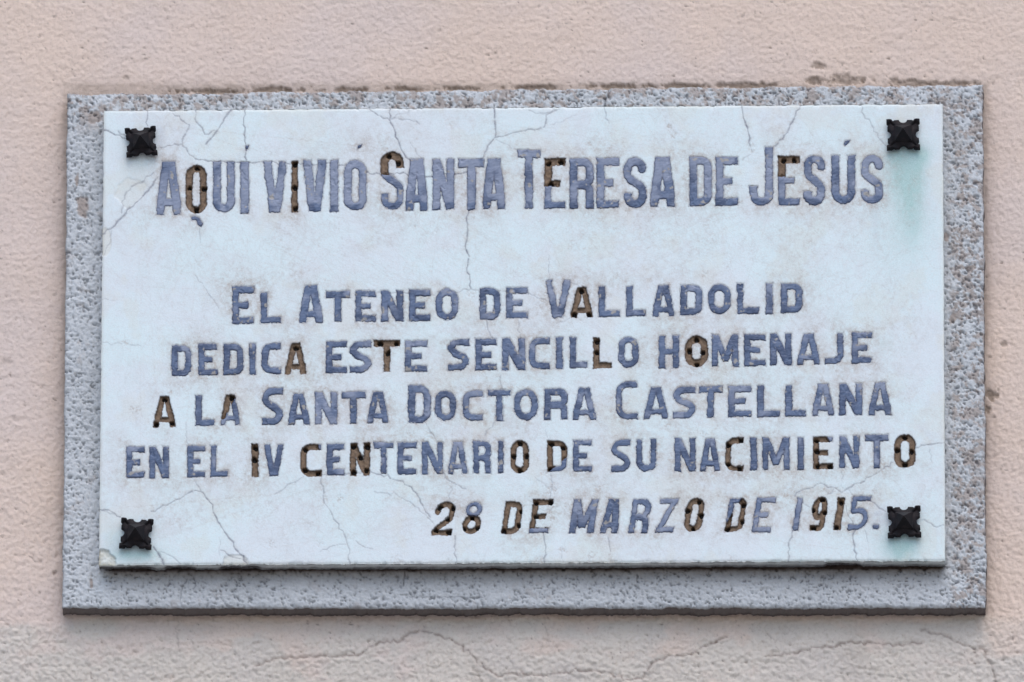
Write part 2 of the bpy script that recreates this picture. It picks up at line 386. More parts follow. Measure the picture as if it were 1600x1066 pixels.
row(10.6, [
 ('A', 240, 274, 620, 667, G((257, 624.5), (245, 662), (269.5, 661), t=8)), ('L', 305, 335, 618, 665.5),
 ('A', 344.5, 375.5, 617, 664.5, P([(1, 0.55, 710), (0, 1, 654)], (362, 620.5), t=8.5, pale=0.5)), ('S', 409.5, 442, 606, 664, dict(t=11)),
 ('A', 450.5, 483, 614, 663), ('N', 492, 527, 612.5, 663, dict(pale=0.35)), ('T', 533, 571, 612, 662), ('A', 574, 607, 612, 661),
 ('D', 637.5, 673, 602, 661, dict(t=11.5)), ('O', 679, 713, 610.5, 658), ('C', 722.5, 755, 610, 657.5), ('T', 762, 799, 609, 657.5),
 ('O', 803, 840.5, 608, 657), ('R', 850, 887, 607, 656), ('A', 895, 931, 606, 656), ('C', 962.5, 996, 596, 655.5, dict(t=9.5, pale=0.3)), ('A', 1006, 1044, 605, 655),
 ('S', 1051, 1087, 604, 654), ('T', 1092, 1129, 603, 652.5), ('E', 1137.5, 1174, 602.5, 652), ('L', 1183, 1219, 602, 652), ('L', 1227, 1259, 602, 651),
 ('A', 1269, 1303, 600, 650), ('N', 1311, 1347.5, 599, 649), ('A', 1357, 1393, 598, 649)], pale=0.15)
row(9.6, [
 ('E', 197, 226, 697.5, 747), ('N', 233, 264, 697.5, 747.5), ('E', 292.5, 320.5, 696, 746), ('L', 329, 356, 696, 745), ('I', 393.5, 403.5, 694, 744, G((399, 699), (397.5, 717.5))),
 ('V', 413, 442.5, 694.5, 744), ('C', 470, 502, 694.5, 744, P([(1, -0.2, 357.9)], (477.5, 702.5), (476, 734), (497, 739), t=8.5, rag=0.6)), ('E', 510, 538, 693, 743, dict(t=10.5)),
 ('N', 547.5, 577.5, 692.5, 743, G((553, 697), (574, 697.5), (563, 714.5), (552.5, 738), (572.5, 735), t=8.5)), ('T', 584, 615, 691, 741), ('E', 621, 651, 691, 742), ('N', 659, 692.5, 690, 741),
 ('A', 700, 730.5, 690, 741), ('R', 739, 767.5, 689, 740), ('I', 778, 787, 689, 739), ('O', 798, 826, 689, 739, G((813, 692.5), (803, 712.5), (822.5, 712.5), (812.5, 735), t=7.8)),
 ('D', 855.5, 885.5, 689, 737, P([(1, 1.2, 1742)], (861, 694), (879.5, 699), (861, 732.5), t=8, rag=0.6)), ('E', 895, 925, 687, 737.5), ('S', 955, 985, 687, 737), ('U', 994, 1025.5, 686, 737),
 ('N', 1054, 1087, 684.5, 737), ('A', 1094, 1125, 685, 736), ('C', 1134, 1161, 684.5, 736, G((1157, 688), (1139, 695), (1137.5, 725), (1155, 732), t=7.5)), ('I', 1172, 1183, 684, 734.5),
 ('M', 1191, 1234, 683, 735), ('I', 1246, 1256, 683, 734), ('E', 1271, 1301, 682.5, 732.5, P([(1, -0.3, 1088)], (1276, 688), (1277, 704.5), (1277, 727), (1297, 728), t=8, rag=0.6)), ('N', 1311, 1343, 681, 732),
 ('T', 1352, 1388, 679, 732, dict(t=10)), ('O', 1398, 1430, 679, 731, G((1414, 683), (1402.5, 702.5), (1425, 705), (1414, 726.5), t=8.8))], pale=0.08)
row(8.8, [
 ('2', 674.5, 713, 784, 836, G((688, 793), (708.5, 793), (699, 810), (681, 828), (702, 831.5), t=7.8, hook=True)),
 ('8', 721, 756, 784, 834, P([(0, -1, -806)], (738, 808), (726, 826), (747, 824.5), t=7.2, pale=0.3)), ('D', 783, 818, 784, 834, G((814, 799), (811, 821), (787.5, 829), t=7.8)),
 ('E', 826, 864, 781, 833, P([(0, 1, 825)], (838, 786), (860, 785), (837, 806), t=8)), ('M', 888, 936, 780, 833, dict(t=11)), ('A', 937.5, 973, 779.5, 833, dict(t=11)),
 ('R', 981, 1019.5, 779.5, 832.5, dict(t=9.5)), ('Z', 1023, 1060.5, 779, 832), ('O', 1067, 1102.5, 779, 830, G((1092.5, 783), (1074, 797.5), (1096, 805), (1082.5, 826), t=8)),
 ('D', 1132.5, 1167.5, 779, 830, P([(-1, -0.6, -1626)], (1162, 789), (1139, 804), (1160, 816), (1137.5, 826), t=7.8)), ('E', 1174, 1212.5, 777, 832, dict(pale=0.3)),
 ('I', 1237.5, 1255.5, 777, 829, dict(pale=0.3)), ('9', 1264.5, 1295, 776, 829, G((1285, 780.5), (1270, 797), (1289.5, 800), (1271, 824.5), t=8)), ('I', 1302, 1320.5, 778, 827.5, G((1314, 784), (1306, 823))),
 ('5', 1324, 1362, 775, 828, P([(0.45, -1, -232), (1, 0, 1357)], (1330, 824), t=8.2))], pale=0.2, shear=0.16)
def bit(pts, pale=0.3, name='accent_mark'):
    xs = [p[0] for p in pts]; ys = [p[1] for p in pts]
    LET.append(dict(ch='poly', pts=pts, x0=min(xs), x1=max(xs), y0=min(ys), y1=max(ys), t=5, pale=pale, seed=len(LET)*11+5, rag=0.35, empty=False, reg=None, holes=[], part=name))
bit([(298, 339), (305, 337), (312, 340), (317, 350), (315, 355.5), (309, 352), (306, 344), (299, 345)], 0.5, 'letter_tail')
bit([(557.5, 235), (559, 227.5), (565.5, 226), (564, 230)])
bit([(1318, 225), (1320, 220), (1329, 219), (1326, 224), (1320, 229)])
bit([(383.5, 228), (389, 227), (388, 233), (385, 235)])
bit([(1362.5, 821), (1366, 819.5), (1373, 820), (1374.5, 824), (1371, 827.5), (1364, 827)], 0.1, 'full_stop')

# ------------------------------------------------------------------ the house wall
def nonuni(lo, hi, step, ext, grow=1.28):
    c = list(np.arange(lo, hi+step, step)); s = step; a = c[0]; left = []
    while a > lo-ext: s *= grow; a -= s; left.append(a)
    s = step; b = c[-1]; right = []
    while b < hi+ext: s *= grow; b += s; right.append(b)
    return np.array(left[::-1]+c+right)
def build_wall():
    xs = nonuni(-30, 1630, 2.1, 1400); ys = nonuni(-30, 1096, 2.1, 1400)
    PX, PY = np.meshgrid(xs, ys)
    low = sstep(-0, 1, (PY-(966-0.006*PX)-(fbm(PX, PY, 60, 31)-0.5)*26)/14)
    grn = 0.20*vnoise(PX/7.5+0.2*PY/5, PY/5.6, 11)+0.36*vnoise(PX/4.3, PY/3.7+0.15*PX/3, 12)+0.44*vnoise(PX/2.6+0.3*PY/2.6, PY/2.4, 13)
    ridge = 1-np.abs(2*fbm(PX*0.62+PY*0.1, PY*1.0, 10.0, 21, 4, 0.6)-1)
    big = fbm(PX, PY, 130, 41, 3)
    hgt = (grn-0.5)*(0.0033+0.0018*low+0.0016*sstep(900, 1100, PY+0*PX)+0.0012*sstep(500, 800, PY))+(ridge-0.7)*(0.0006+0.0008*low)+(big-0.5)*0.006
    pitn = vnoise(PX/4.2, PY/3.4, 51); pit = np.maximum(sstep(0.90, 0.985, pitn)*sstep(0.4, 0.6, fbm(PX, PY, 40, 53, 2)), 0.7*sstep(0.22, 0.10, grn)*sstep(0.42, 0.66, fbm(PX, PY, 90, 54, 2)+0.22*sstep(200, 900, PY)-0.06))
    hgt -= pit*0.0015
    crack = np.zeros(PX.shape); lines = [
     ([(400, 1040), (425, 1030), (440, 1027), (480, 1026), (515, 1027), (545, 1025), (565, 1022), (582, 1010), (600, 1004), (625, 1002), (640, 988), (655, 985), (690, 994), (712, 1005), (735, 1022), (755, 1042), (778, 1058), (800, 1052), (840, 1056), (880, 1052), (930, 1048), (955, 1052), (980, 1062), (1003, 1061), (1012, 1048), (1025, 1033), (1050, 1025), (1080, 1022), (1093, 1014), (1110, 1005), (1135, 995)], 1.3, 0.7),
     ([(1195, 1027), (1230, 1022), (1245, 1021), (1268, 1011), (1300, 1012), (1320, 1005), (1345, 1003), (1400, 1008), (1440, 1005)], 1.3, 0.7),
     ([(1440, 985), (1480, 995), (1505, 1008), (1540, 1020), (1550, 1040), (1555, 1064), (1560, 1100)], 1.3, 0.6),
     ([(277, 965), (279, 1000), (282, 1020)], 0.9, 0.4), ([(1590, 1005), (1540, 1018)], 0.9, 0.4), ([(667, 1020), (668, 1068)], 0.9, 0.3), ([(850, 965), (858, 1000), (845, 1015)], 0.8, 0.3), ([(1195, 985), (1212, 1005), (1220, 1025)], 0.9, 0.4),
     ([(45, 868), (62, 878), (64, 877)], 1.2, 0.6), ([(22, 866), (40, 867)], 1.2, 0.6)]
    # paint_lines expects an even lattice: do it on the dense part
    ix = (xs >= -30.01) & (xs <= 1632); iy = (ys >= -30.01) & (ys <= 1098)
    i0, i1 = np.where(iy)[0][[0, -1]]; j0, j1 = np.where(ix)[0][[0, -1]]
    sub = crack[i0:i1+1, j0:j1+1]; paint_lines(sub, PX[i0:i1+1, j0:j1+1], PY[i0:i1+1, j0:j1+1], [(p, w_*1.2, min(1, s_*0.95)) for p, w_, s_ in lines], 1.6)
    hgt -= crack*0.0030
    hgt += 0.0016*np.clip(np.roll(crack, 3, 0)-crack, 0, 1)
    # step of flaked paint: one lip of each long crack stands proud
    stain = np.zeros(PX.shape)
    def blob(cx, cy, rx, ry, s, sd, edge=0.3):
        d = np.hypot((PX-cx)/rx, (PY-cy)/ry)+(fbm(PX, PY, 8, sd, 4, 0.75)-0.5)*2.6
        return s*sstep(1+edge, 1-edge, d)*(0.45+0.75*fbm(PX, PY, 4, sd+1, 2))
    ty = lambda x: 147-0.0108*(x-105)-1.5
    for a in [(x, ty(x), r, 4, 0.75, sd) for x, r, sd in [(640, 30, 65), (545, 34, 67), (720, 26, 66), (840, 40, 72), (960, 40, 77), (1060, 40, 71), (1170, 40, 78), (330, 50, 75), (430, 40, 79), (1470, 50, 74)]]+[(1272, 127.5, 14, 5, 0.8, 61), (1325, 126, 27, 7, 0.75, 62), (1415, 129, 26, 5, 0.75, 63), (1282, 104, 11, 4.5, 0.8, 64), (1549, 617, 9, 8, 0.9, 68), (1543, 641, 5, 5, 0.9, 69), (1571, 538, 5, 4, 0.7, 70), (195, 122, 5, 3, 0.5, 73), (10, 565, 8, 6, 0.3, 76)]:
        s_ = blob(*a); stain = np.maximum(stain, s_)
    # damp streaks under the border's lower right corner, and a darker tone along the joint all round the border
    streak = sstep(1, 0, np.abs(PX-1340+0.1*(PY-990))/38)*sstep(955, 990, PY)*0.22*fbm(PX, PY, 30, 81, 3)
    streak = np.maximum(streak, sstep(1, 0, np.abs(PX-745)/20)*sstep(1010, 1040, PY)*0.12)
    hgt -= stain*0.0050
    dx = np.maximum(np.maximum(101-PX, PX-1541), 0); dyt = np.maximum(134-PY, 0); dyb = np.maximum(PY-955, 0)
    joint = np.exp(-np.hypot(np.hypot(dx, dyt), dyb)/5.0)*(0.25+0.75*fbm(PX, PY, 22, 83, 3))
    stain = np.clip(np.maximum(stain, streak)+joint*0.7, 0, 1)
    gry = low*(0.35+0.65*sstep(0.36, 0.56, fbm(PX*0.8, PY*1.3, 55, 91, 4)+(PY-985)/500))
    gry = gry*(1-0.55*np.exp(-np.maximum(PY-955, 0)/16))
    X, Z = plane(PX, PY, np.zeros(PX.shape))
    V = np.stack([X.ravel(), -hgt.ravel(), Z.ravel()], 1)
    F = gridfaces(len(xs), len(ys)); cx = PX.ravel()[F].mean(1); cy = PY.ravel()[F].mean(1)
    F = F[~((cx > 140) & (cx < 1500) & (cy > 165) & (cy < 930))]
    at = dict(grey=gry.ravel(), pit=(pit*0.75).ravel(), crack=crack.ravel(), stain=stain.ravel())
    V, F, at = compact(V, F, at)
    o = link('house_wall', mesh('house_wall', V, F, at, M_STU))
    o['label'] = 'pale pink stuccoed house wall, cracked and greyish along the bottom, behind the plaque'
    o['category'] = 'wall'
    return o
build_wall()
def build_bounce_sheet():
    # unseen sheet added below the picture to throw daylight up on the undersides
    a = np.linspace(-60, 60, 41); X, Y = np.meshgrid(a, np.linspace(-120, 0.02, 41)[::-1])
    V = np.stack([X.ravel(), Y.ravel(), np.full(X.size, -11.4)], 1)
    k = NT('bounce_sheet_mat', 0.9, 0.2); k.color(k.mix(k.ramp(k.noise(2, 5, 0.6), 0.3, 0.7), (0.36, 0.33, 0.30), (0.30, 0.285, 0.27)))
    F = gridfaces(41, 41)[:, ::-1]
    me = mesh('bounce_sheet', V, F, None, k.m); me.flip_normals() if me.polygons[0].normal.z < 0 else None
    o = link('bounce_sheet', me); o['kind'] = 'structure'
build_bounce_sheet()

# ------------------------------------------------------------------ quads with four measured corners
def quad_grid(c, nx, ny):
    (ax, ay), (bx, by), (cx, cy), (dx, dy) = c      # TL TR BR BL
    u, v = np.meshgrid(np.linspace(0, 1, nx), np.linspace(0, 1, ny))
    return ((ax*(1-u)+bx*u)*(1-v)+(dx*(1-u)+cx*u)*v, (ay*(1-u)+by*u)*(1-v)+(dy*(1-u)+cy*u)*v, u, v)

def build_border():
    C = [(105, 147), (1535, 131.5), (1541, 949), (97.5, 949.5)]
    st = 1.55; nx = int(1438/st); ny = int(810/st)
    PX, PY, U, W = quad_grid(C, nx, ny)
    e = np.minimum(np.minimum(U*1438, (1-U)*1438), np.minimum(W*810, (1-W)*810))
    # uneven trowelled outline
    k = np.exp(-e/7.0)
    PX = PX+k*(fbm(PX, PY, 22, 201, 4, 0.6)-0.5)*6.0*np.where(U < 0.5, 0.6, 1); PY = PY+k*(fbm(PX, PY, 22, 205, 5, 0.7)-0.5)*np.where(W > 0.5, 5.0, 9.0)
    g = 0.6*fbm(PX*0.95, PY*1.1, 3.6, 211, 3, 0.65)+0.4*fbm(PX, PY*1.2, 7.5, 213, 2); g2 = vnoise(PX/2.6, PY/2.3, 215)
    top = np.maximum(sstep(0.10, 0.03, W), sstep(0.955, 0.97, U))      # the coarse, eroded sides: top and right
    bottom = sstep(0.90, 0.94, W)
    pitn = 0.6*g+0.4*g2
    th = 0.412+0.02*top-0.004*bottom
    pit = sstep(th, th-0.13, pitn)
    hgt = (g-0.5)*0.0054+(g2-0.5)*0.0022-pit*0.0018+(fbm(PX, PY, 90, 221, 2)-0.5)*0.004
    hgt -= 0.0035*np.exp(-e/2.2)
    brown = top*sstep(0.51, 0.60, fbm(PX, PY, 11, 231, 4, 0.75)+0.04*sstep(0.5, 0.7, fbm(PX, PY, 60, 232, 2)))*0.7
    brown = np.maximum(brown, sstep(0.64, 0.72, fbm(PX, PY, 34, 235, 4, 0.7))*0.3)
    for cx, cy, rx, ry in [(129, 322, 9, 17), (120, 283, 3, 10), (148, 183, 12, 10), (1517, 419, 7, 4), (1478, 370, 5, 6), (1488, 498, 5, 9), (143, 912, 3, 7)]:
        d = np.hypot((PX-cx)/rx, (PY-cy)/ry)+(fbm(PX, PY, 8, 241, 3)-0.5)*1.2
        s_ = sstep(1.25, 0.8, d)*0.8; brown = np.maximum(brown, s_); hgt -= s_*0.0015
    crack = np.zeros(PX.shape)
    paint_lines(crack, PX, PY, [([(945, 168), (946, 155), (952, 145), (951, 135)], 1.5, 0.9), ([(632, 893), (630, 915)], 1.0, 0.8), ([(292, 905), (285, 915), (281, 940)], 0.9, 0.6), ([(302, 902), (306, 915), (296, 922)], 0.9, 0.7), ([(614, 170), (616, 150), (624, 136)], 1.0, 0.5),
        ([(1478, 887), (1500, 889), (1541, 893)], 0.9, 0.5), ([(1478, 448), (1500, 452), (1530, 448)], 1.0, 0.4), ([(105, 463), (130, 461), (158, 466)], 0.9, 0.4), ([(640, 932), (680, 933), (755, 934)], 1.2, 0.5)], 1.0)
    pit = np.maximum(pit*(0.50+0.12*top), crack)
    hgt -= crack*0.003
    grime_shade = np.exp(-np.maximum(W*810-740, 0)/1e3)*0
    # shadow under the slab's lower edge painted dark brown, mixed with run-off dirt
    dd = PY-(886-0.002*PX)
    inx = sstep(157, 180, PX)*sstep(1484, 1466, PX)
    grime_shade = inx*np.exp(-(np.maximum(dd-5, 0)/6.0)**1.3)*(dd > -30)*(0.8+0.5*fbm(PX, PY, 12, 251, 3))*1.0
    grime_shade = np.maximum(grime_shade, 0.58*inx*np.exp(-(np.maximum(dd, 0)/22.0)**2)*(0.7+0.6*fbm(PX, PY, 18, 257, 3))*(dd > -30))
    grime_shade = np.maximum(grime_shade, 0.5*np.exp(-e/1.8)*fbm(PX, PY, 14, 255, 3))
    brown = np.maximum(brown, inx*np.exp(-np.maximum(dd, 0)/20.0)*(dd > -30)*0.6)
    X, Z = plane(PX, PY, np.full(PX.shape, Y_CON))
    V = np.stack([X.ravel(), Y_CON-hgt.ravel(), Z.ravel()], 1)
    F = gridfaces(nx, ny); cx = PX.ravel()[F].mean(1); cy = PY.ravel()[F].mean(1)
    keep = ~((cx > 185) & (cx < 1455) & (cy > 195) & (cy < 860)); F = F[keep]
    at = dict(brown=brown.ravel(), pit=pit.ravel(), grime_shade=grime_shade.ravel())
    V, F, at = compact(V, F, at)
    n = {}
    cen = np.array([V[:, 0].mean(), 0, V[:, 2].mean()])
    def ring(y, inset, gr):
        def f(b):
            v = b.copy(); s = 1-inset/0.5
            jx = (fbm(b[:, 0]*1000, b[:, 2]*1000+y*1e3, 9, 261, 4, 0.7)-0.5)*0.008
            v[:, 1] = y; v[:, 2] += jx; v[:, 0] += jx*0.5
            outer = (np.abs(v[:, 0]-cen[0]) > 0.655) | (np.abs(v[:, 2]-cen[2]) > 0.385)
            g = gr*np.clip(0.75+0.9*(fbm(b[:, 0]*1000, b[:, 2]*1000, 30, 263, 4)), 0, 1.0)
            return v, dict(grime_shade=g, pit=0.0, brown=0.5)
        return f
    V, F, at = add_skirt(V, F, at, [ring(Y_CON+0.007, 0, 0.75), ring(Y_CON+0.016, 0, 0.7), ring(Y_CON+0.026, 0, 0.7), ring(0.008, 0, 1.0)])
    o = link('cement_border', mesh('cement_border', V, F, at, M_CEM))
    o['label'] = 'rough grey cement surround raised from the pink wall around the white marble plaque'
    o['category'] = 'plaque surround'
    return o
build_border()

# ------------------------------------------------------------------ the marble plaque
CR = [  # cracks: points, width, strength
 ([(610, 166), (609, 186), (618, 208), (625, 228), (631, 240), (640, 250)], 1.2, 0.85), ([(572, 169), (590, 180), (609, 189)], 1.1, 0.6), ([(612, 186), (640, 187), (655, 194)], 1.0, 0.5), ([(612, 188), (625, 178), (640, 172)], 0.9, 0.3),
 ([(640, 220), (650, 238), (662, 250)], 0.9, 0.3), ([(771, 166), (773, 190), (774, 213), (762, 228), (756, 245), (752, 250)], 1.3, 0.85), ([(774, 215), (800, 208), (830, 202), (850, 199), (853, 180), (870, 172)], 1.1, 0.65),
 ([(775, 218), (808, 235), (815, 242)], 0.9, 0.35), ([(826, 172), (850, 178), (875, 170)], 1.5, 0.4), ([(305, 248), (340, 253), (390, 254), (450, 256), (510, 255), (560, 262), (578, 272), (620, 270), (660, 277), (700, 272), (745, 270)], 1.2, 0.8),
 ([(733, 328), (729, 345), (730, 365), (727, 385), (733, 400), (729, 420), (734, 435), (736, 451)], 1.2, 0.8), ([(736, 452), (700, 456), (672, 459), (640, 458), (590, 457)], 1.0, 0.45), ([(736, 452), (770, 455), (800, 455), (835, 462), (855, 470)], 1.0, 0.45),
 ([(760, 500), (762, 515), (770, 528)], 1.0, 0.6), ([(810, 500), (812, 530)], 0.9, 0.45), ([(782, 587), (785, 608)], 0.9, 0.4), ([(858, 400), (857, 437)], 0.9, 0.35),
 ([(885, 440), (905, 447)], 0.9, 0.3), ([(228, 169), (231, 197)], 1.2, 0.7), ([(162, 203), (180, 211), (198, 217)], 1.6, 0.75), ([(185, 205), (198, 215)], 1.2, 0.5), ([(270, 177), (287, 190), (296, 195), (290, 210), (284, 225), (268, 228), (250, 231)], 1.1, 0.6),
 ([(305, 170), (306, 190), (316, 200), (320, 210), (335, 203)], 1.1, 0.6), ([(361, 172), (345, 195), (333, 213), (322, 225)], 1.5, 0.75), ([(383, 168), (380, 195), (384, 225), (385, 250)], 1.2, 0.75), ([(285, 222), (293, 237), (306, 250)], 1.1, 0.55),
 ([(158, 366), (180, 352), (197, 333), (215, 315), (232, 298), (247, 277)], 1.5, 0.8), ([(190, 333), (195, 305), (205, 292), (225, 283), (240, 270)], 1.2, 0.5), ([(174, 360), (172, 380), (162, 400)], 1.2, 0.4), ([(312, 356), (313, 380)], 1.0, 0.4),
 ([(1159, 166), (1164, 190), (1170, 210), (1172, 228)], 1.3, 0.85), ([(1172, 228), (1176, 238), (1160, 250)], 1.0, 0.4), ([(1250, 164), (1243, 180), (1233, 200), (1225, 212), (1212, 228)], 1.3, 0.75), ([(1345, 163), (1350, 180), (1365, 200), (1375, 218), (1385, 229)], 1.1, 0.45),
 ([(944, 168), (946, 185), (952, 193)], 1.0, 0.45), ([(860, 195), (880, 190), (900, 180)], 0.8, 0.25),
 ([(154, 795), (170, 797), (188, 808)], 1.1, 0.7), ([(160, 798), (178, 803), (186, 808)], 1.0, 0.4), ([(236, 799), (265, 787), (295, 770), (312, 768), (316, 769)], 1.1, 0.65), ([(316, 769), (328, 785), (340, 815), (357, 840), (372, 862), (388, 883)], 1.4, 0.9),
 ([(240, 855), (250, 870), (257, 884)], 2.0, 0.9), ([(250, 862), (270, 870), (282, 881)], 1.0, 0.4), ([(345, 860), (358, 868), (370, 872), (385, 875)], 1.2, 0.6), ([(352, 868), (348, 882)], 1.2, 0.5), ([(314, 767), (305, 752), (296, 745)], 1.0, 0.5), ([(290, 660), (291, 690), (296, 700)], 0.9, 0.4),
 ([(343, 868), (342, 840)], 0.8, 0.25), ([(305, 430), (318, 448), (342, 482)], 0.9, 0.35), ([(503, 745), (505, 780), (514, 795), (525, 815), (540, 840), (546, 858), (545, 884)], 1.1, 0.55), ([(545, 848), (520, 853), (500, 862)], 0.9, 0.45), ([(556, 845), (570, 855), (582, 858)], 0.9, 0.45),
 ([(500, 741), (530, 742), (577, 736), (600, 745), (630, 752), (650, 770), (665, 800), (672, 808)], 1.1, 0.65), ([(585, 768), (620, 773), (645, 788), (672, 812), (680, 822)], 1.0, 0.4), ([(691, 737), (700, 750), (712, 757), (728, 764)], 1.1, 0.5), ([(704, 760), (703, 785)], 0.9, 0.35),
 ([(475, 745), (455, 755), (440, 767), (430, 772)], 1.1, 0.45), ([(711, 838), (712, 860), (710, 882)], 1.1, 0.55), ([(665, 660), (672, 675), (680, 685)], 1.0, 0.4), ([(775, 658), (765, 670), (758, 680)], 1.2, 0.45), ([(861, 740), (862, 760), (858, 780)], 1.0, 0.4), ([(838, 795), (860, 797), (875, 790)], 0.8, 0.3),
 ([(849, 833), (853, 855), (851, 884)], 1.2, 0.65), ([(950, 840), (954, 862)], 1.0, 0.5), ([(877, 860), (878, 884)], 0.8, 0.3), ([(852, 672), (858, 690)], 0.8, 0.3), ([(835, 745), (850, 755), (870, 765)], 0.8, 0.3),
 ([(1478, 692), (1450, 695), (1430, 700)], 1.1, 0.7), ([(1398, 722), (1380, 733), (1360, 745), (1345, 755), (1325, 763), (1315, 770), (1305, 762), (1293, 762), (1282, 755), (1270, 762), (1255, 765), (1242, 775)], 1.1, 0.6), ([(1293, 772), (1308, 762)], 1.0, 0.4),
 ([(1325, 763), (1335, 775), (1330, 785)], 0.9, 0.4), ([(1453, 702), (1456, 722)], 0.8, 0.3), ([(1315, 732), (1314, 760)], 0.8, 0.3), ([(1439, 812), (1455, 818), (1464, 824), (1475, 820)], 1.1, 0.5), ([(1360, 783), (1370, 790), (1384, 799)], 1.6, 0.6),
 ([(1335, 830), (1334, 848), (1338, 865), (1337, 884)], 1.4, 0.75), ([(1239, 829), (1232, 848), (1231, 884)], 1.2, 0.65), ([(1322, 790), (1325, 805), (1334, 822)], 1.0, 0.5), ([(1352, 830), (1356, 848)], 0.9, 0.35), ([(1254, 785), (1265, 792)], 0.9, 0.3),
 ([(906, 480), (885, 500), (870, 505)], 0.8, 0.3), ([(158, 468), (180, 470)], 0.7, 0.3), ([(158, 535), (195, 536), (220, 541)], 0.8, 0.35), ([(1310, 884), (1200, 886), (1170, 885)], 1.0, 0.0)]
SPOT = [(645, 352, 8), (680, 360, 6), (860, 765, 14), (935, 765, 10), (1290, 765, 12), (1315, 768, 12), (1235, 772, 14), (835, 810, 12), (862, 810, 10), (505, 780, 10), (530, 780, 8), (1103, 600, 9), (1052, 210, 8), (1045, 198, 6), (1173, 232, 9), (800, 605, 10), (670, 682, 12), (645, 682, 10), (850, 740, 10), (925, 872, 12), (955, 876, 12), (1145, 875, 10), (210, 640, 10), (265, 612, 8), (845, 875, 10), (700, 880, 8), (880, 860, 8), (736, 458, 9), (850, 475, 12), (1100, 678, 8), (425, 850, 8), (500, 850, 6), (1103, 605, 8), (1100, 430, 8), (620, 875, 12), (780, 722, 8), (195, 535, 8), (1415, 250, 0.1), (655, 335, 8), (920, 225, 9), (705, 195, 8), (1040, 665, 9), (995, 700, 8), (1190, 690, 6)]

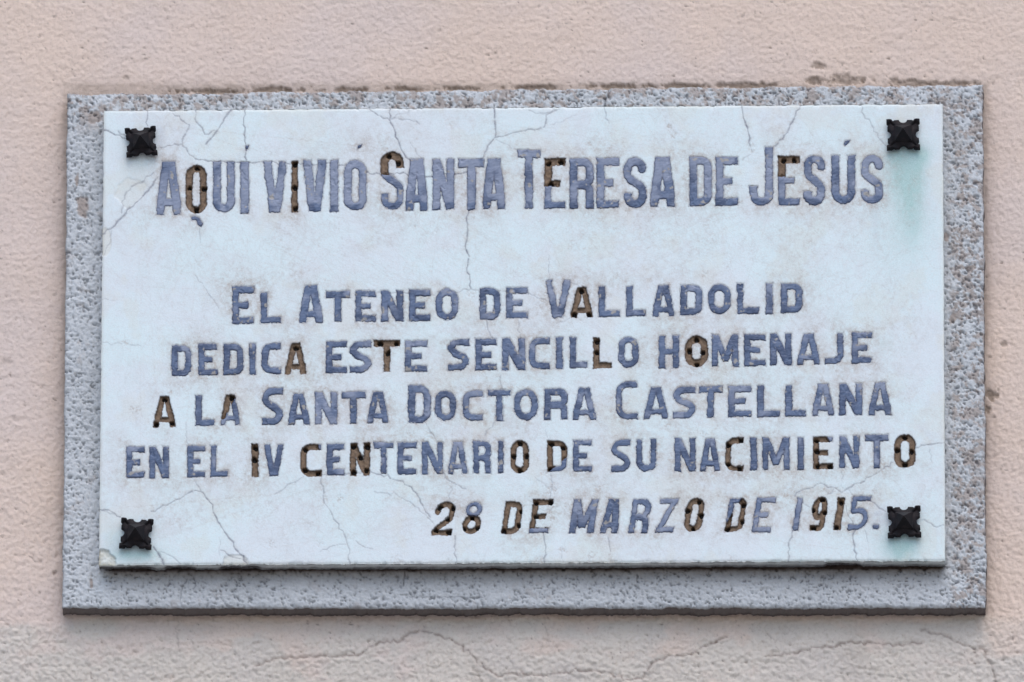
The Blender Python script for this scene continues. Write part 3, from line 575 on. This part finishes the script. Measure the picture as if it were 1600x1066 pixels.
def build_plaque():
    root = bpy.data.objects.new('marble_plaque', None); COL.objects.link(root); root.empty_display_size = 0.1
    root['label'] = 'cracked white marble memorial plaque with blue-grey lead lettering, some letters fallen out'
    root['category'] = 'plaque'
    C = [(162.5, 173), (1473, 162), (1477, 876), (154.5, 883)]
    st = 1.13; nx = int(1318/st); ny = int(710/st)
    PX, PY, U, W = quad_grid(C, nx, ny)
    eL, eR, eT, eB = U*1318, (1-U)*1318, W*710, (1-W)*710
    e = np.minimum(np.minimum(eL, eR), np.minimum(eT, eB)); k = np.exp(-e/5.0)
    PX = PX+k*(fbm(PX, PY, 12, 301, 4, 0.6)-0.5)*1.8; PY = PY+k*(fbm(PX, PY, 15, 305, 4, 0.6)-0.5)*2.2
    # the broken lower left corner
    # letters: distance field over the whole face
    SD = np.full(PX.shape, 40.0); GR = np.full(PX.shape, 40.0); ID = np.full(PX.shape, -1, int); HO = np.full(PX.shape, 40.0)
    x0, y0 = PX.min(), PY.min(); dx = (PX.max()-x0)/(nx-1); dy = (PY.max()-y0)/(ny-1)
    for li, L in enumerate(LET):
        m = 34
        j0 = max(0, int((L['x0']-m-x0)/dx)-8); j1 = min(nx, int((L['x1']+m-x0)/dx)+8); i0 = max(0, int((L['y0']-m-y0)/dy)-12); i1 = min(ny, int((L['y1']+m-y0)/dy)+12)
        X, Y = PX[i0:i1, j0:j1], PY[i0:i1, j0:j1]
        d = letter_sdf(X, Y, L); L['d'] = None
        SD[i0:i1, j0:j1] = np.minimum(SD[i0:i1, j0:j1], d)
        g = None
        if L['empty']: g = d
        elif L['reg']: g = np.maximum(d, region_sdf(X, Y, L['reg']))
        if g is not None:
            s = GR[i0:i1, j0:j1]; idv = ID[i0:i1, j0:j1]; better = g < s
            idv[better & (g < 4)] = li; s[better] = g[better]
            for hx, hy in L['holes']:
                hd = np.hypot(X-hx, (Y-hy)*1.02)+(vnoise(X/4, Y/4, 9+li)-0.5)*3.0
                HO[i0:i1, j0:j1] = np.minimum(HO[i0:i1, j0:j1], hd)
    lead = np.where(GR < SD+0.5, 40.0, SD)            # where lead still lies
    crack = np.zeros(PX.shape); paint_lines(crack, PX, PY, [(p, w_*0.80, min(1, s_*1.3)) for p, w_, s_ in CR], 1.3)
    chal = np.zeros(PX.shape); paint_lines(chal, PX, PY, [(p, w_*3.2, s_) for p, w_, s_ in CR], 1.3)
    # hairlines: random walks, gathered where the spalled spots are
    rng = random.Random(5); hair = []
    for (sx, sy, sr) in SPOT:
        for q in range(4):
            a = rng.uniform(0, 6.28); x, y = sx+rng.uniform(-.3, .3)*sr, sy+rng.uniform(-.3, .3)*sr; pts = [(x, y)]
            for s in range(rng.randint(2, 4)):
                a += rng.uniform(-.9, .9); l = rng.uniform(3, 7); x += l*math.cos(a); y += l*math.sin(a); pts.append((x, y))
            hair.append((pts, rng.uniform(.5, .8), rng.uniform(.25, .6)))
    for q in range(620):
        x, y = rng.uniform(170, 1465), rng.uniform(180, 875)
        if q % 2: x, y = rng.uniform(220, 1420), rng.choice([rng.uniform(180, 345), rng.uniform(430, 760), rng.uniform(740, 880)]); a = rng.uniform(0, 6.28); pts = [(x, y)]
        for s in range(rng.randint(3, 12)):
            a += rng.uniform(-.6, .6); l = rng.uniform(4, 10); x += l*math.cos(a); y += l*math.sin(a); pts.append((x, y))
        hair.append((pts, rng.uniform(.5, .9), rng.uniform(.10, .45)))
    hairf = np.zeros(PX.shape); paint_lines(hairf, PX, PY, hair, 1.0)
    spot = np.zeros(PX.shape)
    for i, (sx, sy, sr) in enumerate(SPOT):
        d = np.hypot(PX-sx, PY-sy)/sr+(fbm(PX, PY, 5, 401+i, 3, 0.7)-0.5)*1.6
        spot = np.maximum(spot, sstep(1.0, 0.3, d))
    mid = sstep(12, 60, e)
    halo = np.exp(-np.clip(SD, 0, 40)/13.0)
    blot = fbm(PX, PY, 70, 411, 5, 0.6)
    dirt = 0.95*halo*sstep(0.28, 0.62, blot)*sstep(0.25, 0.7, fbm(PX, PY, 7, 421, 3, 0.7)+0.1)+0.30*sstep(0.4, 0.7, blot)*sstep(0.35, 0.7, fbm(PX, PY, 6, 427, 4, 0.75))+0.22*sstep(0.52, 0.66, fbm(PX, PY, 26, 428, 4, 0.7))*sstep(0.4, 0.65, vnoise(PX/2.1, PY/2.1, 429))*mid
    dirt = dirt+0.62*spot*sstep(0.4, 0.7, vnoise(PX/1.9, PY/1.9, 431))
    dirt = dirt+0.42*chal*sstep(0.3, 0.7, fbm(PX, PY, 7, 434, 3, 0.7))+0.40*np.clip(hairf*1.5, 0, 1)+0.16*np.exp(-np.clip(lead, 0, 40)/2.2)
    dirt = dirt+0.22*np.exp(-(GR.clip(0, 40))/3.0)*fbm(PX, PY, 8, 433, 3)
    # joint line round each lead letter
    joint = np.exp(-((lead-0.2)/0.9)**2)
    crackc = np.clip(crack*0.85+0.55*joint, 0, 1)
    def ell(cx, cy, rx, ry, p=1.0): return np.exp(-(((PX-cx)/rx)**2+((PY-cy)/ry)**2)*p)
    teal = 0.62*ell(1420, 240, 26, 16)+0.42*np.exp(-((PX-1424)/19)**2)*sstep(225, 245, PY)*sstep(420, 290, PY)+0.20*np.exp(-((PX-1398)/16)**2)*sstep(230, 250, PY)*sstep(330, 270, PY)+0.14*np.exp(-((PX-1415)/45)**2)*sstep(200, 260, PY)*sstep(470, 330, PY)
    teal += 0.55*ell(1408, 846, 28, 17)+0.3*ell(1405, 868, 26, 18)+0.42*ell(212, 866, 34, 10)+0.18*ell(182, 845, 20, 22)+0.12*ell(222, 250, 24, 14)
    teal *= 1.35+1.1*fbm(PX*1.5, PY*0.35, 14, 441, 4); teal = np.clip(teal, 0, 0.85)
    grey_mark = 0.34*ell(1372, 805, 12, 24)*fbm(PX, PY, 7, 443, 4)*1.7+0.16*ell(1368, 330, 7, 70)+0.30*ell(182, 850, 16, 12)*0.5+0.3*ell(221, 246, 30, 7)+0.3*ell(213, 860, 30, 5)+0.3*ell(1412, 842, 30, 5)+0.25*ell(1412, 234, 30, 5)  # grey smudges, and darker bands below and beside the nails
    grey_mark = np.maximum(grey_mark, 0.25*np.exp(-((PX-250)/7)**2)*sstep(195, 205, PY)*sstep(240, 220, PY))
    beige = 0.30*sstep(1.25, 0.7, np.hypot((PX-1418)/21, (PY-182)/22)+(fbm(PX, PY, 14, 451)-.5)*.3)*(PY < 196)+0.6*sstep(1.1, 0.9, np.hypot((PX-1448)/16, (PY-843)/32))*0.35
    cornerd = np.hypot((PX-158)/22, (PY-878)/19)+(fbm(PX, PY, 9, 461, 3)-0.5)*0.5
    cor = sstep(1.1, 0.92, cornerd)
    dirt = dirt+0.30*cor*fbm(PX, PY, 4, 435, 3)
    chip2 = sstep(1.12, 0.95, np.hypot((PX-368)/20, (PY-880)/13)+(fbm(PX, PY, 9, 463, 3)-0.5)*0.4)
    chip3 = sstep(1.1, 0.95, np.hypot((PX-205)/22, (PY-302)/24+0.0)+(fbm(PX, PY, 16, 465, 3)-0.5)*0.7)*sstep(0, 6, (352-PY)-(PX-180)*1.0)
    chip4 = sstep(1.1, 0.95, np.hypot((PX-164)/10, (PY-378)/22))
    edgechips = sstep(0.60, 0.68, fbm(PX, PY, 10, 467, 3, 0.6))*np.exp(-np.minimum(eB, eT)/2.6)
    beige = np.clip(beige+0.62*cor*(0.5+fbm(PX, PY, 5, 469, 3))+0.35*chip2+0.28*chip3+0.4*chip4+0.40*np.exp(-e/3.0)+0.22*sstep(0.55, 0.7, fbm(PX, PY, 48, 468, 4, 0.6)), 0, 1)
    dirt_shade = np.zeros(PX.shape)
    # grooves left by fallen letters
    gdep = sstep(0.7, -0.6, GR); hol = sstep(4.5, 2.8, HO)*(GR < 1.5)
    floor = 0.0033+0.0016*(fbm(PX, PY, 5, 471, 3, 0.6)-0.5)+0.0005*sstep(-2, -5, GR)
    y = (0.0008*(fbm(PX, PY, 120, 481, 2)-0.5)+0.00018*(fbm(PX, PY, 6, 483, 3)-0.5)) - crack*0.0005-hairf*0.0001-spot*0.0004*vnoise(PX/2.3, PY/2.3, 431)-0.0006*joint
    y -= gdep*floor+hol*0.0075
    y -= 0.0032*cor*(0.3+1.5*fbm(PX, PY, 8, 491, 4, 0.7))+0.0010*chip2+0.0007*chip3+0.0007*chip4+0.0016*edgechips
    y -= 0.0016*np.exp(-(e/1.6)**1.5)
    y -= 0.0022*sstep(-0.6, -2.2, lead)
    mortar = sstep(0.7, -0.3, GR)
    crackc = np.maximum(crackc*(1-mortar), 0.8*np.exp(-((GR-0.7)/0.8)**2)*0.6)
    X, Z = plane(PX, PY, np.full(PX.shape, Y_MAR))
    V = np.stack([X.ravel(), Y_MAR-y.ravel(), Z.ravel()], 1)
    F = gridfaces(nx, ny)
    at = dict(crack=crackc.ravel(), dirt=np.clip(dirt, 0, 1).ravel(), teal=teal.ravel(), grey_mark=np.clip(grey_mark, 0, 1).ravel(), beige=beige.ravel(), dirt_shade=dirt_shade.ravel(), gedge=(mortar*np.exp(GR.clip(-20, 0)/0.9)*(0.35+1.0*fbm(PX, PY, 5, 437, 2))).clip(0, 1).ravel(), mortar=mortar.ravel(), hole=hol.ravel())
    gf = GR.ravel()[F].mean(1); idf = ID.ravel()[F].max(1)
    ing = (gf < 0.2) & (idf >= 0)
    for li, L in enumerate(LET):
        if not (L['empty'] or L['reg']): continue
        f = F[ing & (idf == li)]
        if len(f) == 0: continue
        v2, f2, a2 = compact(V, f, at)
        link('letter_groove', mesh('letter_groove', v2, f2, a2, M_MAR), root)
    V0, F0, at0 = V, F[~ing], at
    # side faces: bridge only the outer outline
    ids = np.concatenate([np.arange(nx), np.arange(1, ny)*nx+nx-1, (ny-1)*nx+np.arange(nx-2, -1, -1), np.arange(ny-2, 0, -1)*nx])
    prev = ids; Vs = [V0]; Fs = [F0]; n = len(V0); ats = {q: [a] for q, a in at0.items()}; B = V0[ids]
    bx, bz = PX.ravel()[ids], PY.ravel()[ids]
    isb = np.zeros(len(ids), bool); isb[nx+ny-1:nx+ny-1+nx-1] = True
    # lower side: dark chunks where the stone has flaked away
    flk = np.zeros(len(ids))
    for a, b in [(150, 235), (258, 300), (345, 400), (1290, 1340)]: flk = np.maximum(flk, sstep(a-6, a+4, bx)*sstep(b+10, b-6, bx))
    flk *= isb
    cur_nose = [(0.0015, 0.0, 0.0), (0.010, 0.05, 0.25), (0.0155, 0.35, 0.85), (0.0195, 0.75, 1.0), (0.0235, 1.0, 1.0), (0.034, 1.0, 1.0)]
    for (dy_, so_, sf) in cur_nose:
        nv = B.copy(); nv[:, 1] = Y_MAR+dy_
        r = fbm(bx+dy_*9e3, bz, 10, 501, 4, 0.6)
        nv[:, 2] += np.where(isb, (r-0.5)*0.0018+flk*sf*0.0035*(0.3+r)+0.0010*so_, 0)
        sx = np.clip(so_*(0.3+0.9*r)+flk*sf*(0.35+0.9*r), 0, 1)*isb+0.2*(~isb)*so_  # dirt and flaked stone, plus the slab's shadow line painted into the rear rings
        over = dict(crack=np.zeros(len(ids)), dirt=0.15+0.25*r, teal=np.where(isb & (np.abs(bx-1410) < 40), 0.25, 0.05), grey_mark=np.full(len(ids), 0.08), beige=0.3+0*r, dirt_shade=sx, gedge=0*r, mortar=0*r, hole=0*r)
        Vs.append(nv)
        for q in ats: ats[q].append(over[q])
        c = np.arange(n, n+len(ids)); c2 = np.roll(c, -1); p2 = np.roll(prev, -1)
        Fs.append(np.stack([prev, p2, c2, c], 1)); prev = c; n += len(ids)
    V1, F1, a1 = compact(np.concatenate(Vs), np.concatenate(Fs), {q: np.concatenate(a) for q, a in ats.items()})
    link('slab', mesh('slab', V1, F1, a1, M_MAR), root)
    # lead letters
    for li, L in enumerate(LET):
        if L['empty']: continue
        s = 0.95; m = 3
        xs = np.arange(L['x0']-m, L['x1']+m+s, s); ys = np.arange(L['y0']-m, L['y1']+m+s, s)
        X, Y = np.meshgrid(xs, ys)
        def f(X, Y):
            d = letter_sdf(X, Y, L)
            if L['reg']: d = np.maximum(d, -region_sdf(X, Y, L['reg']))
            return d
        D = f(X, Y); gy, gx = np.gradient(D, s); nrm = np.maximum(gx*gx+gy*gy, 0.25)
        Fg = gridfaces(len(xs), len(ys)); ins = (D < 0).ravel()
        Fg = Fg[ins[Fg].sum(1) >= 2]
        if len(Fg) == 0: continue
        out = D > 0; lim = np.clip(D, 0, 1.0)
        Xs = X-np.where(out, lim*gx/nrm, 0); Ys = Y-np.where(out, lim*gy/nrm, 0)
        dd = np.where(out, 0, -D); sd = L['seed']
        hgt = -0.0009+0.0013*(1-np.exp(-dd/0.6))+0.0013*(fbm(Xs, Ys, 14, sd+50, 3)-0.5)+0.0005*(vnoise((Xs+Ys)/2.4, (Ys-Xs)/7, sd+60)-0.5)
        dent = sstep(0.72, 0.80, fbm(Xs, Ys, 9, sd+70, 2)); hgt -= dent*0.0007*(dd > 1.5)
        pale = L['pale']*1.0-0.05+1.3*(fbm(Xs, Ys, 34, sd+80, 3)-0.5)+0.30*sstep(0.60, 0.75, fbm(X, Y, 14, sd+81, 2))
        if L['y1'] < 345: pale = pale-0.45*sstep(L['y1']-16, L['y1']-8, Ys)+0.15*sstep(1000, 300, X)
        else: pale = pale+0.25*sstep(0.35, 0.0, (Ys-L['y0'])/(L['y1']-L['y0']+1e-6))*sstep(0.45, 0.6, vnoise(Xs/40, Ys/40, 88))
        pale = 0.35*np.clip(pale, 0, 1)+0.75*sstep(0.22, 0.62, pale)
        grit = sstep(0.71, 0.78, fbm(Xs, Ys, 10, sd+90, 3, 0.6))*0.8
        edge = 0.95*np.exp(-dd/0.95)*(0.5+0.8*fbm(Xs, Ys, 5, sd+91, 2)).clip(0, 1)
        PXw, PZw = plane(Xs, Ys, np.full(Xs.shape, Y_MAR))
        V = np.stack([PXw.ravel(), Y_MAR-hgt.ravel(), PZw.ravel()], 1)
        v2, f2, a2 = compact(V, Fg, dict(pale=np.clip(pale, 0, 1).ravel(), grit=grit.ravel(), edge=edge.ravel()))
        v2, f2, a2 = add_skirt(v2, f2, a2, [lambda b: ((b*np.array([1, 0, 1])+np.array([0, Y_MAR+0.0028, 0])), dict(edge=1.0))])
        link(L.get('part', 'letter'), mesh('letter', v2, f2, a2, M_LEAD), root)
    return root
build_plaque()

# ------------------------------------------------------------------ the four iron nails with ornamental plates
def stud_meshes():
    s = 0.55; a = np.arange(-29, 29+s, s); X, Z = np.meshgrid(a, a[::-1])
    ax, az = np.abs(X), np.abs(Z)
    hi = np.maximum(ax, az); lo = np.minimum(ax, az)
    D = hi-21.5
    def circ(cx, cz, r): return np.hypot(ax-cx, az-cz)-r
    D = hi-24.6
    D = np.maximum(D, -(np.hypot(hi-26.0, lo)-6.6))                      # round notch in the middle of each side
    D = np.maximum(D, -(np.hypot(hi-27.2, lo-17.0)-4.3))                 # hollow between leaf and corner knob
    D = np.minimum(D, np.maximum(np.hypot(ax-21.9, az-21.9)-5.6, hi-26.0))
    D = D+(vnoise(X/4, Z/4, 601)-0.5)*0.5
    gz, gx = np.gradient(D, s); gz = -gz; nrm = np.maximum(gx*gx+gz*gz, 0.25)
    F = gridfaces(len(a), len(a)); ins = (D < 0).ravel(); F = F[ins[F].sum(1) >= 2]
    out = D > 0; lim = np.clip(D, 0, 0.6); Xs = X-np.where(out, lim*gx/nrm, 0); Zs = Z-np.where(out, lim*gz/nrm, 0)
    dd = np.where(out, 0, -D)
    r = np.hypot(X, Z)
    hgt = 9.0+2.2*(1-np.exp(-dd/1.3))+4.0*sstep(23, 9, r)
    knob = sstep(6.0, 1.0, circ(22.0, 22.0, 0)); hgt += 3.2*knob
    hgt -= 2.4*np.exp(-((np.abs(ax-az))/2.2)**2)*sstep(13, 16, hi)*sstep(23, 19, hi)      # veins to the corners
    hgt += (fbm(X, Z, 6, 611, 3)-0.5)*0.8
    V = np.stack([Xs.ravel(), -hgt.ravel(), Zs.ravel()], 1)*0.001
    V, F, _ = compact(V, F, {})
    V, F, _ = add_skirt(V, F, {}, [lambda b: (b*np.array([1, 0, 1])+np.array([0, -0.006, 0]), {}), lambda b: (b*np.array([0.93, 0, 0.93])+np.array([0, -0.0035, 0]), {})])
    plate = mesh('base_plate', V, F, None, M_IRON)
    # hidden spacer ring + faceted head
    h = 13.6; t = 12.6
    def ringv(hw, y): return [(-hw, -y, -hw), (hw, -y, -hw), (hw, -y, hw), (-hw, -y, hw)]
    vv = ringv(h, 9)+ringv(h, 15.5)+ringv(t, 17.0)+ringv(0.8, 35.5)
    ff = []
    for k in range(3):
        for i in range(4):
            j = (i+1) % 4; ff.append((k*4+i, k*4+j, k*4+4+j, k*4+4+i))
    ff.append((12, 13, 14, 15))
    head = mesh('pyramid_head', np.array(vv)*0.001, np.array(ff), None, M_IRON, smooth=False)
    a8 = [(-9*math.cos(i*math.pi/4), 9*math.sin(i*math.pi/4)) for i in range(8)]
    vs = [(x, 0.004*1000, z) for x, z in a8]+[(x, -10, z) for x, z in a8]
    fs = [(i, (i+1) % 8, 8+(i+1) % 8, 8+i) for i in range(8)]
    shank = mesh('shank', np.array(vs)*0.001, np.array(fs), None, M_IRON, smooth=False)
    return plate, head, shank
plate, head, shank = stud_meshes()
STUDS = [
 (221.0, 224.5, 'black iron rosette nail just above the A of AQUI, upper left of the plaque', -4.0, 0.94),
 (1411.5, 213.5, 'black iron rosette nail above the long green stain at the upper right', -0.5, 1.0),
 (213.5, 837.0, 'black iron rosette nail above the broken corner, lower left of the plaque', 4.0, 0.97),
 (1413.0, 818.5, 'black iron rosette nail just right of the year 1915, lower right', -1.0, 1.0)]
proto = None
for i, (px, py, lab, rot, sc) in enumerate(STUDS):
    if i == 0:
        r = bpy.data.objects.new('rosette_nail', None); COL.objects.link(r); r.empty_display_size = 0.03
        link('base_plate', plate, r); link('pyramid_head', head, r); link('shank', shank, r); proto = r
    else:
        r = proto.copy(); COL.objects.link(r)
        for ch in list(proto.children):
            c = ch.copy(); COL.objects.link(c); c.parent = r
    X, Z = plane(np.array([px]), np.array([py]), np.array([Y_MAR]))
    r.location = (float(X[0]), Y_MAR, float(Z[0])); r.rotation_euler = (0, math.radians(rot), 0); r.scale = (sc, 1, sc)
    r['label'] = lab; r['category'] = 'nail'; r['group'] = 'iron rosette nails holding the plaque'
print('tris', sum(len(o.data.polygons)*2 for o in bpy.data.objects if o.type == 'MESH'))
